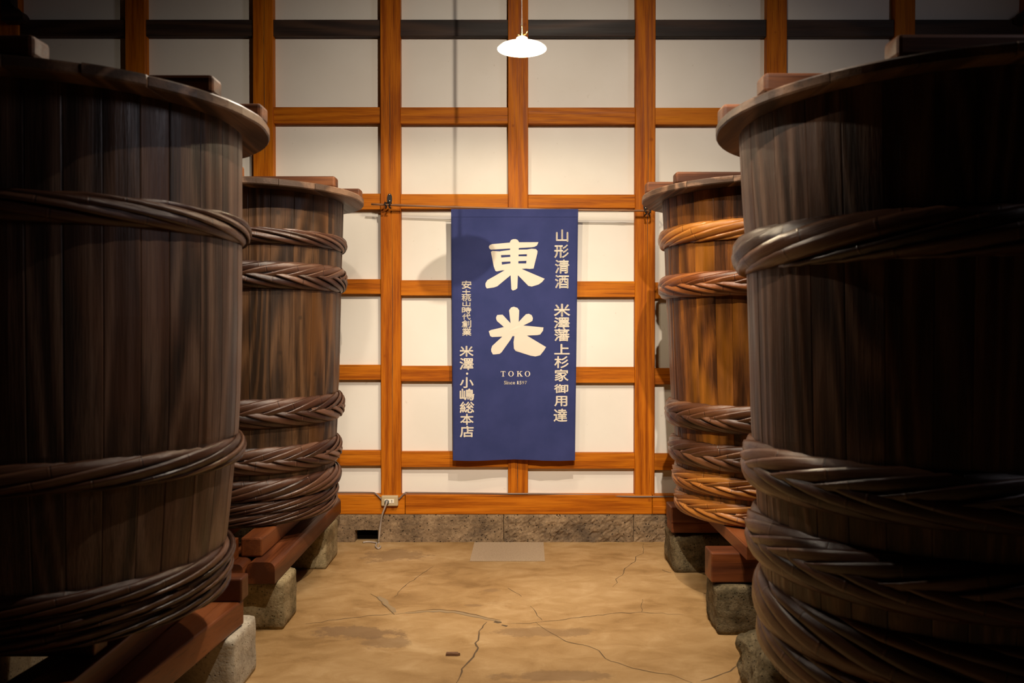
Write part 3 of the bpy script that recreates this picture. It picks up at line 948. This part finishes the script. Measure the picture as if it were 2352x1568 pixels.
bm_tube(bm, [(0, 0, 0.122), (-0.001, 0, 0.3), (0.0005, 0, 0.6), (0, 0, 4.89 - rim_z)], 0.0048, 8)
from_bm('cord', bm, M['cord'], lamp, smooth=True)

# ================================================================== BANNER
BY = 5.592
BL, BR_ = at(1036, 480, BY), at(1328, 480, BY)
BB = at(1180, 1057, BY)
bw, bt = BR_.x - BL.x, BL.z
bh = bt - BB.z
bcx = (BL.x + BR_.x) / 2
def fold(x, z):
    """depth of the cloth at x across and z down from the top, both in metres"""
    k = z / bh
    xx = x + bw / 2
    d = 0.004 * math.sin(xx * 9.0 + 0.4) * k
    d += 0.010 * math.exp(-((x - 0.025 + 0.02 * k) / 0.018) ** 2) * max(0, k - 0.25) * -1
    d += 0.008 * math.exp(-((x - 0.21) / 0.03) ** 2) * max(0, k - 0.35)
    d += 0.007 * math.exp(-((x - 0.33) / 0.03) ** 2) * max(0, k - 0.5)
    d += 0.010 * math.sin(xx * 11 + 1.2) * max(0, k - 0.6) * 1.6
    d += 0.0012 * math.exp(-((z - 0.055) / 0.006) ** 2)
    return -d + 0.012 * k
def width_at(k):
    return 1.0 - 0.035 * k
banner = tag(empty('noren_banner', (bcx, BY, BB.z)), 'tall navy cloth banner with large cream Japanese characters hanging on the wall', 'banner')
bm = bmesh.new()
nx, nz = 56, 96
gf, gb = {}, {}
for i in range(nx + 1):
    for k in range(nz + 1):
        x = -bw / 2 + bw * i / nx
        z = bh * k / nz
        xx = x * width_at(z / bh) - 0.004 * z / bh
        y = fold(x, z)
        zz = bh - z - 0.004 * math.sin(i / nx * 9) * (z / bh)
        gf[i, k] = bm.verts.new((xx, y, zz))
        gb[i, k] = bm.verts.new((xx, y + 0.0015, zz))
for i in range(nx):
    for k in range(nz):
        bm.faces.new((gf[i, k], gf[i, k + 1], gf[i + 1, k + 1], gf[i + 1, k]))
        bm.faces.new((gb[i, k], gb[i + 1, k], gb[i + 1, k + 1], gb[i, k + 1]))
for k in range(nz):
    bm.faces.new((gf[0, k], gb[0, k], gb[0, k + 1], gf[0, k + 1]))
    bm.faces.new((gf[nx, k], gf[nx, k + 1], gb[nx, k + 1], gb[nx, k]))
for i in range(nx):
    bm.faces.new((gf[i, nz], gb[i, nz], gb[i + 1, nz], gf[i + 1, nz]))
from_bm('cloth', bm, M['cloth'], banner, smooth=True)
# hems at the top and the foot
for z0, z1 in ((0.0, 0.055), (bh - 0.075, bh)):
    bm = bmesh.new()
    va, vb = [], []
    for i in range(nx + 1):
        x = -bw / 2 + bw * i / nx
        for z, lst in ((z0, va), (z1, vb)):
            xx = x * width_at(z / bh) - 0.004 * z / bh
            lst.append(bm.verts.new((xx, fold(x, z) - 0.0022, bh - z - 0.004 * math.sin(i / nx * 9) * (z / bh))))
    for i in range(nx):
        bm.faces.new((va[i], vb[i], vb[i + 1], va[i + 1]))
    from_bm('hem', bm, M['cloth'], banner, smooth=True)

PS = BY / FPX                       # metres for each pixel of the photograph at the banner
def bxz(px, py):
    """photograph pixel on the banner -> metres across and down"""
    p = at(px, py, BY)
    z = bt - p.z
    x = (p.x - bcx + 0.004 * z / bh) / width_at(z / bh)
    return x, z
def lay(bm):
    """drape a flat bmesh given in photograph pixels onto the cloth"""
    for v in bm.verts:
        x, z = bxz(v.co.x, v.co.y)
        xx = x * width_at(z / bh) - 0.004 * z / bh
        v.co = Vector((xx, fold(x, z) - 0.0032, bh - z))
def poly_bm(polys, ox, oy, s):
    bm = bmesh.new()
    for pl in polys:
        vs = [bm.verts.new((ox + x * s, oy + y * s, 0)) for x, y in pl]
        bm.faces.new(vs)
    bmesh.ops.triangulate(bm, faces=bm.faces[:], ngon_method='EAR_CLIP')
    bmesh.ops.subdivide_edges(bm, edges=[e for e in bm.edges if e.calc_length() > 12], cuts=1)
    bmesh.ops.triangulate(bm, faces=bm.faces[:])
    return bm
def print_obj(bm, label):
    lay(bm)
    bmesh.ops.recalc_face_normals(bm, faces=bm.faces[:])
    o = from_bm('lettering', bm, M['print'], banner)
    o['label'] = label
    return o

S7 = 360.0 / 1660.0
EAST = [
    [(566, 492), (575, 474), (600, 464), (800, 446), (890, 444), (1092, 443), (1076, 478), (1050, 492), (1020, 497), (800, 496), (700, 505), (590, 522), (572, 512)],
    [(790, 440), (800, 422), (822, 411), (852, 410), (872, 420), (885, 440), (878, 500), (880, 600), (876, 750), (872, 800), (868, 930), (850, 945), (820, 955), (805, 940), (797, 800), (797, 600), (795, 500)],
    [(588, 545), (605, 535), (640, 545), (692, 540), (694, 606), (705, 680), (703, 742), (670, 745), (650, 753), (635, 745), (618, 700), (612, 640), (600, 565)],
    [(972, 520), (1020, 512), (1065, 516), (1082, 535), (1080, 560), (1066, 582), (1056, 650), (1040, 722), (1000, 726), (962, 722), (962, 668), (975, 592)],
    [(690, 538), (800, 524), (880, 522), (975, 520), (975, 570), (880, 572), (795, 572), (692, 580)],
    [(694, 606), (795, 600), (880, 592), (972, 592), (965, 640), (880, 638), (795, 642), (700, 652)],
    [(705, 680), (795, 668), (880, 668), (962, 668), (962, 722), (880, 724), (795, 722), (703, 742)],
    [(800, 720), (800, 790), (740, 830), (690, 870), (655, 910), (620, 922), (545, 933), (532, 912), (530, 880), (550, 845), (580, 828), (625, 825), (690, 780), (765, 722)],
    [(872, 720), (905, 722), (960, 762), (1040, 805), (1110, 828), (1158, 830), (1130, 865), (1095, 890), (1020, 913), (985, 905), (955, 870), (915, 820), (872, 790)],
]
LIGHT = [
    [(780, 1165), (800, 1135), (830, 1125), (870, 1138), (888, 1165), (885, 1200), (880, 1330), (800, 1330), (798, 1200), (795, 1170)],
    [(642, 1240), (655, 1213), (712, 1210), (715, 1225), (760, 1265), (805, 1310), (800, 1340), (725, 1340), (690, 1300), (655, 1280), (645, 1260)],
    [(880, 1290), (930, 1235), (960, 1205), (990, 1200), (1020, 1215), (1033, 1245), (1028, 1275), (1000, 1292), (960, 1300), (910, 1335), (870, 1340)],
    [(565, 1385), (590, 1372), (640, 1365), (720, 1342), (800, 1325), (940, 1325), (1040, 1348), (1090, 1352), (1145, 1345), (1140, 1380), (1110, 1420), (1080, 1427), (1030, 1408), (950, 1395), (905, 1388), (760, 1405), (690, 1418), (640, 1430), (600, 1447), (580, 1435)],
    [(755, 1400), (835, 1388), (820, 1430), (800, 1470), (740, 1545), (700, 1610), (680, 1625), (640, 1630), (610, 1632), (592, 1600), (590, 1575), (602, 1540), (640, 1515), (670, 1505), (720, 1450)],
    [(845, 1388), (897, 1388), (895, 1440), (900, 1500), (920, 1515), (1000, 1540), (1080, 1562), (1130, 1562), (1173, 1553), (1150, 1590), (1110, 1640), (1060, 1653), (1010, 1645), (960, 1620), (900, 1590), (870, 1587), (850, 1595), (832, 1570), (828, 1500), (840, 1475), (845, 1440)],
]
print_obj(poly_bm(EAST, 1000, 460, S7), 'large upper cream character of the banner')
print_obj(poly_bm(LIGHT, 1000, 460, S7), 'large lower cream character of the banner')

def glyph(bm, ch, x0, x1, y0, y1, bold=0.016):
    """add one character to bm, fitted to a box in photograph pixels"""
    cu = bpy.data.curves.new('glyph', 'FONT')
    cu.body = ch
    cu.resolution_u = 3
    ob = bpy.data.objects.new('glyph', cu)
    COL.objects.link(ob)
    bpy.context.view_layer.update()
    dg = bpy.context.evaluated_depsgraph_get()
    me = bpy.data.meshes.new_from_object(ob.evaluated_get(dg))
    bpy.data.objects.remove(ob, do_unlink=True)
    bpy.data.curves.remove(cu)
    if len(me.vertices) == 0: return
    xs = [v.co.x for v in me.vertices]; ys = [v.co.y for v in me.vertices]
    ax, bx_, ay, by_ = min(xs), max(xs), min(ys), max(ys)
    for v in me.vertices:
        v.co = Vector((x0 + (v.co.x - ax) / max(1e-6, bx_ - ax) * (x1 - x0), y1 - (v.co.y - ay) / max(1e-6, by_ - ay) * (y1 - y0), 0))
    base = [v.co.copy() for v in me.vertices]
    e = bold * 28.0 * (x1 - x0) / 30.0
    for dx, dy in ((-e, 0), (e, 0), (0, -e), (0, e)):
        for v, c in zip(me.vertices, base):
            v.co = c + Vector((dx, dy, 0))
        bm.from_mesh(me)
    bpy.data.meshes.remove(me)

def column(chars, oy, label, bold=0.016):
    bm = bmesh.new()
    for ch, a, b, c, d in chars:
        glyph(bm, ch, 1000 + a * S7, 1000 + b * S7, oy + c * S7, oy + d * S7, bold)
    print_obj(bm, label)
column([('山', 1280, 1405, 312, 437), ('形', 1262, 1410, 472, 608), ('清', 1268, 1415, 630, 772), ('酒', 1268, 1412, 792, 930),
        ], 460, 'first four small cream characters of the right column', 0.022)
column([('米', 1258, 1425, 1098, 1228), ('澤', 1258, 1420, 1240, 1355), ('藩', 1262, 1420, 1360, 1488)], 460, 'middle three small cream characters of the right column', 0.022)
column([('上', 1262, 1420, 140, 245), ('杉', 1262, 1410, 268, 390), ('家', 1265, 1408, 405, 530), ('御', 1260, 1405, 565, 655), ('用', 1262, 1395, 690, 795), ('達', 1255, 1395, 825, 958)], 760, 'lower part of the right column of small cream characters', 0.022)
column([('安', 280, 380, 852, 935), ('土', 280, 375, 945, 1000), ('桃', 280, 378, 1003, 1065), ('山', 288, 370, 1070, 1122), ('時', 282, 378, 1130, 1195), ('代', 285, 372, 1200, 1262), ('創', 280, 378, 1270, 1345), ('業', 285, 380, 1350, 1432)], 460, 'tiny upper part of the left column of cream characters', 0.022)
column([('米', 258, 402, 160, 268), ('澤', 258, 402, 288, 410)], 760, 'two cream characters above the dot in the left column', 0.022)
column([('小', 262, 402, 490, 600), ('嶋', 260, 410, 612, 732), ('総', 260, 410, 750, 865), ('本', 265, 403, 878, 990), ('店', 262, 403, 1005, 1122)], 760, 'lower part of the left column of cream characters', 0.022)
def disc(cx, cy, rx, ry, n=16):
    return [(cx + rx * math.cos(2 * math.pi * k / n), cy + ry * math.sin(2 * math.pi * k / n)) for k in range(n)]
print_obj(poly_bm([disc(336, 451, 12, 12)], 1000, 760, S7), 'small cream dot in the left column')

# TOKO in serif capitals
def serif_caps():
    P = []
    def rect(x0, x1, y0, y1): P.append([(x0, y0), (x1, y0), (x1, y1), (x0, y1)])
    y0, y1 = 425, 482
    # T
    rect(692, 742, y0, y0 + 5); rect(712, 723, y0, y1); rect(704, 731, y1 - 4, y1); rect(692, 696, y0, y0 + 15); rect(738, 742, y0, y0 + 15)
    # O (twice): a ring with swelling sides
    for cx in (801, 975.5):
        n = 28
        oo = [(cx + 29 * math.cos(2 * math.pi * k / n), 453.5 + 29.5 * math.sin(2 * math.pi * k / n)) for k in range(n)]
        ii = [(cx + 17 * math.cos(2 * math.pi * k / n), 453.5 + 25.5 * math.sin(2 * math.pi * k / n)) for k in range(n)]
        for k in range(n):
            P.append([oo[k], oo[(k + 1) % n], ii[(k + 1) % n], ii[k]])
    # K
    rect(869, 880, y0, y1); rect(862, 888, y0, y0 + 4); rect(862, 888, y1 - 4, y1)
    P.append([(880, 460), (880, 452), (906, 427), (914, 427)])
    P.append([(886, 449), (896, 442), (921, 480), (905, 480)])
    rect(898, 922, y0, y0 + 4); rect(900, 927, y1 - 4, y1)
    return P
print_obj(poly_bm(serif_caps(), 1000, 760, S7), 'cream serif letters TOKO')
bm = bmesh.new()
for ch, a, b, c, d in (('S', 727, 749, 529, 565), ('i', 753, 761, 527, 564), ('n', 767, 790, 540, 564), ('c', 796, 815, 540, 565), ('e', 821, 842, 540, 565),
                       ('1', 866, 879, 530, 564), ('5', 891, 912, 530, 565), ('9', 918, 940, 530, 565), ('7', 947, 969, 530, 564)):
    glyph(bm, ch, 1000 + a * S7, 1000 + b * S7, 760 + c * S7, 760 + d * S7, 0.03)
for (x0, x1, y0, y1) in ((749, 764, 560, 564), (762, 775, 560, 564), (782, 794, 560, 564), (863, 884, 560, 564), (749, 757, 540, 544), (762, 769, 540, 544)):
    vs = [bm.verts.new((1000 + x * S7, 760 + y * S7, 0)) for x, y in ((x0, y0), (x1, y0), (x1, y1), (x0, y1))]
    bm.faces.new(vs)
print_obj(bm, 'small cream letters Since 1597')

# bamboo rod that carries the banner, and its two black clips
A, B = at(853, 469, BY + 0.013), at(1495, 484, BY + 0.013)
rod = tag(empty('banner_rod', (0, 0, 0)), 'thin bamboo rod carrying the navy banner', 'rod')
rod.location = (A + B) / 2
bm = bmesh.new()
pts, rads = [], []
for k in range(41):
    f = k / 40
    p = A.lerp(B, f) - rod.location
    p.z -= 0.008 * math.sin(math.pi * f)
    pts.append(p); rads.append(0.0075 + (0.002 if k % 8 == 4 else 0.0))
bm_tube(bm, pts, rads, 10)
from_bm('pole', bm, M['rod'], rod, smooth=True)
for px, py, lab in ((895, 462, 'black iron clip holding the left end of the banner rod'), (1483, 478, 'black iron clip holding the right end of the banner rod')):
    c = at(px, py, D - 0.004)
    cl = tag(empty('rod_clip', c), lab, 'clip', 'clips of the banner rod')
    bm = bmesh.new()
    pr = [(-0.012, -0.022), (0.012, -0.022), (0.018, 0.01), (0.017, 0.035), (0.008, 0.052), (-0.008, 0.052), (-0.015, 0.035), (-0.017, 0.01)]
    f = [bm.verts.new((a, -0.006, b)) for a, b in pr]; g = [bm.verts.new((a, 0.002, b)) for a, b in pr]
    bm.faces.new(f); bm.faces.new(g[::-1])
    for k in range(len(pr)): bm.faces.new((f[k], f[(k + 1) % len(pr)], g[(k + 1) % len(pr)], g[k]))
    from_bm('back_plate', bm, M['iron'], cl)
    for zz in (0.045, 0.0):
        bm = bmesh.new()
        bmesh.ops.create_uvsphere(bm, u_segments=10, v_segments=6, radius=0.0055)
        for v in bm.verts: v.co = Vector((v.co.x, v.co.y * 0.6 - 0.008, v.co.z + zz))
        from_bm('screw', bm, M['chrome'], cl, smooth=True)
    for sx in (-1, 1):
        bm = bmesh.new()
        bm_tube(bm, smooth_path([(sx * 0.006, -0.006, -0.010), (sx * 0.016, -0.03, -0.018), (sx * 0.019, -0.088, -0.024), (sx * 0.015, -0.098, -0.042), (sx * 0.010, -0.085, -0.052), (sx * 0.018, -0.07, -0.060)], 5), 0.0058, 8)
        from_bm('jaw', bm, M['iron'], cl, smooth=True)

# ================================================================== OUTLET, CABLES, FLOOR BITS
oc = at(896.5, 1148, D - 0.006)
ow, oh = 38.5 * D / FPX, 24 * D / FPX
outlet = tag(empty('wall_outlet', (oc.x, D - 0.006, oc.z - oh / 2)), 'beige surface-mounted power outlet on the sill below the post', 'outlet')
bm = bmesh.new(); bm_box(bm, -ow / 2, ow / 2, -0.036, 0, 0, oh, 0.009, 3)
from_bm('box', bm, M['beige'], outlet, smooth=False)
bm = bmesh.new(); bm_box(bm, -ow * 0.30, ow * 0.27, -0.039, -0.034, oh * 0.30, oh * 0.70, 0.0015, 1)
from_bm('face_plate', bm, M['ivory'], outlet)
for zz in (0.42, 0.56):
    bm = bmesh.new(); bm_box(bm, ow * 0.10, ow * 0.17, -0.0405, -0.037, oh * zz, oh * zz + 0.004)
    from_bm('slot', bm, M['slot'], outlet)
plug = tag(empty('power_plug', (oc.x - ow * 0.15, D - 0.046, oc.z - 0.004)), 'grey plug and cable hanging from the beige outlet to the floor', 'plug')
bm = bmesh.new(); bm_lathe(bm, [(0.006, 0.026), (0.013, 0.022), (0.016, 0.010), (0.016, 0.0)], 20, True, True)
for v in bm.verts: v.co = Vector((v.co.x, -v.co.z, v.co.y))
from_bm('plug_body', bm, M['plug'], plug, smooth=True)
pl = plug.location
pp = [(889, 1150, D - 0.07), (886, 1160, D - 0.085), (878, 1182, D - 0.075), (874, 1205, D - 0.05), (871, 1230, D - 0.045), (870, 1250, D - 0.045)]
pts = [at(*q) - pl for q in pp]
fl = lambda x, y: Vector(((x - 1176.0) * (CZ * FPX / (y - 752.0)) / FPX, CZ * FPX / (y - 752.0), 0.007)) - pl
pts += [fl(873, 1259), fl(868, 1263), fl(862, 1258), fl(864, 1251), fl(856, 1248.5), fl(842, 1247.5), fl(833, 1249)]
bm = bmesh.new(); bm_tube(bm, smooth_path(pts, 6), 0.0062, 8)
from_bm('cable', bm, M['cable'], plug, smooth=True)

def wire(name, pxs, label, rad=0.006):
    pts = [at(x, y, Y) for x, y, Y in pxs]
    o0 = pts[0].copy()
    bm = bmesh.new(); bm_tube(bm, smooth_path([p - o0 for p in pts], 5), rad, 8)
    return tag(from_bm(name, bm, M['cable_dark'], None, o0, smooth=True), label, 'cable')
e = D + 0.012
wire('sill_cable', [(700, 1130.5, e), (790, 1130.5, e), (850, 1131, e), (862, 1133, D - 0.012), (870, 1140, D - 0.016), (877, 1147, D - 0.018)], 'thin brown cable along the sill, left of the outlet')
wire('sill_cable', [(916, 1146, D - 0.018), (922, 1140, D - 0.016), (931, 1132, D - 0.012), (950, 1131, e), (1100, 1132.5, e), (1165, 1133.5, D - 0.007), (1240, 1133.5, D - 0.007), (1300, 1135, e), (1350, 1136, e), (1450, 1140, D - 0.007), (1510, 1140, D - 0.007), (1640, 1140, e)], 'thin brown cable along the sill below the banner, right of the outlet')

bm = bmesh.new(); bm_box(bm, -0.246, 0.246, -0.225, 0.225, 0.0, 0.005, 0.001, 1)
for v in bm.verts: v.co.x += 0.02 * v.co.y
tag(from_bm('floor_panel', bm, M['mat'], None, (-0.026, 5.42, 0.0005)), 'thin beige speckled board lying on the floor below the banner', 'board')
bm = bmesh.new()
pr = [(-0.034, -0.010), (0.022, -0.012), (0.034, -0.004), (0.022, 0.001), (0.024, 0.010), (-0.033, 0.012)]
f = [bm.verts.new((a, b, 0)) for a, b in pr]; g = [bm.verts.new((a * 0.96, b * 0.9, 0.012)) for a, b in pr]
bm.faces.new(f[::-1]); bm.faces.new(g)
for k in range(len(pr)): bm.faces.new((f[k], f[(k + 1) % len(pr)], g[(k + 1) % len(pr)], g[k]))
Yc = CZ * FPX / (1508 - 752.0)
tag(from_bm('wood_chip', bm, M['chip'], None, ((1040 - 1176.0) * Yc / FPX, Yc, 0.0005)), 'small brown chip of wood lying on the open floor', 'wood chip')
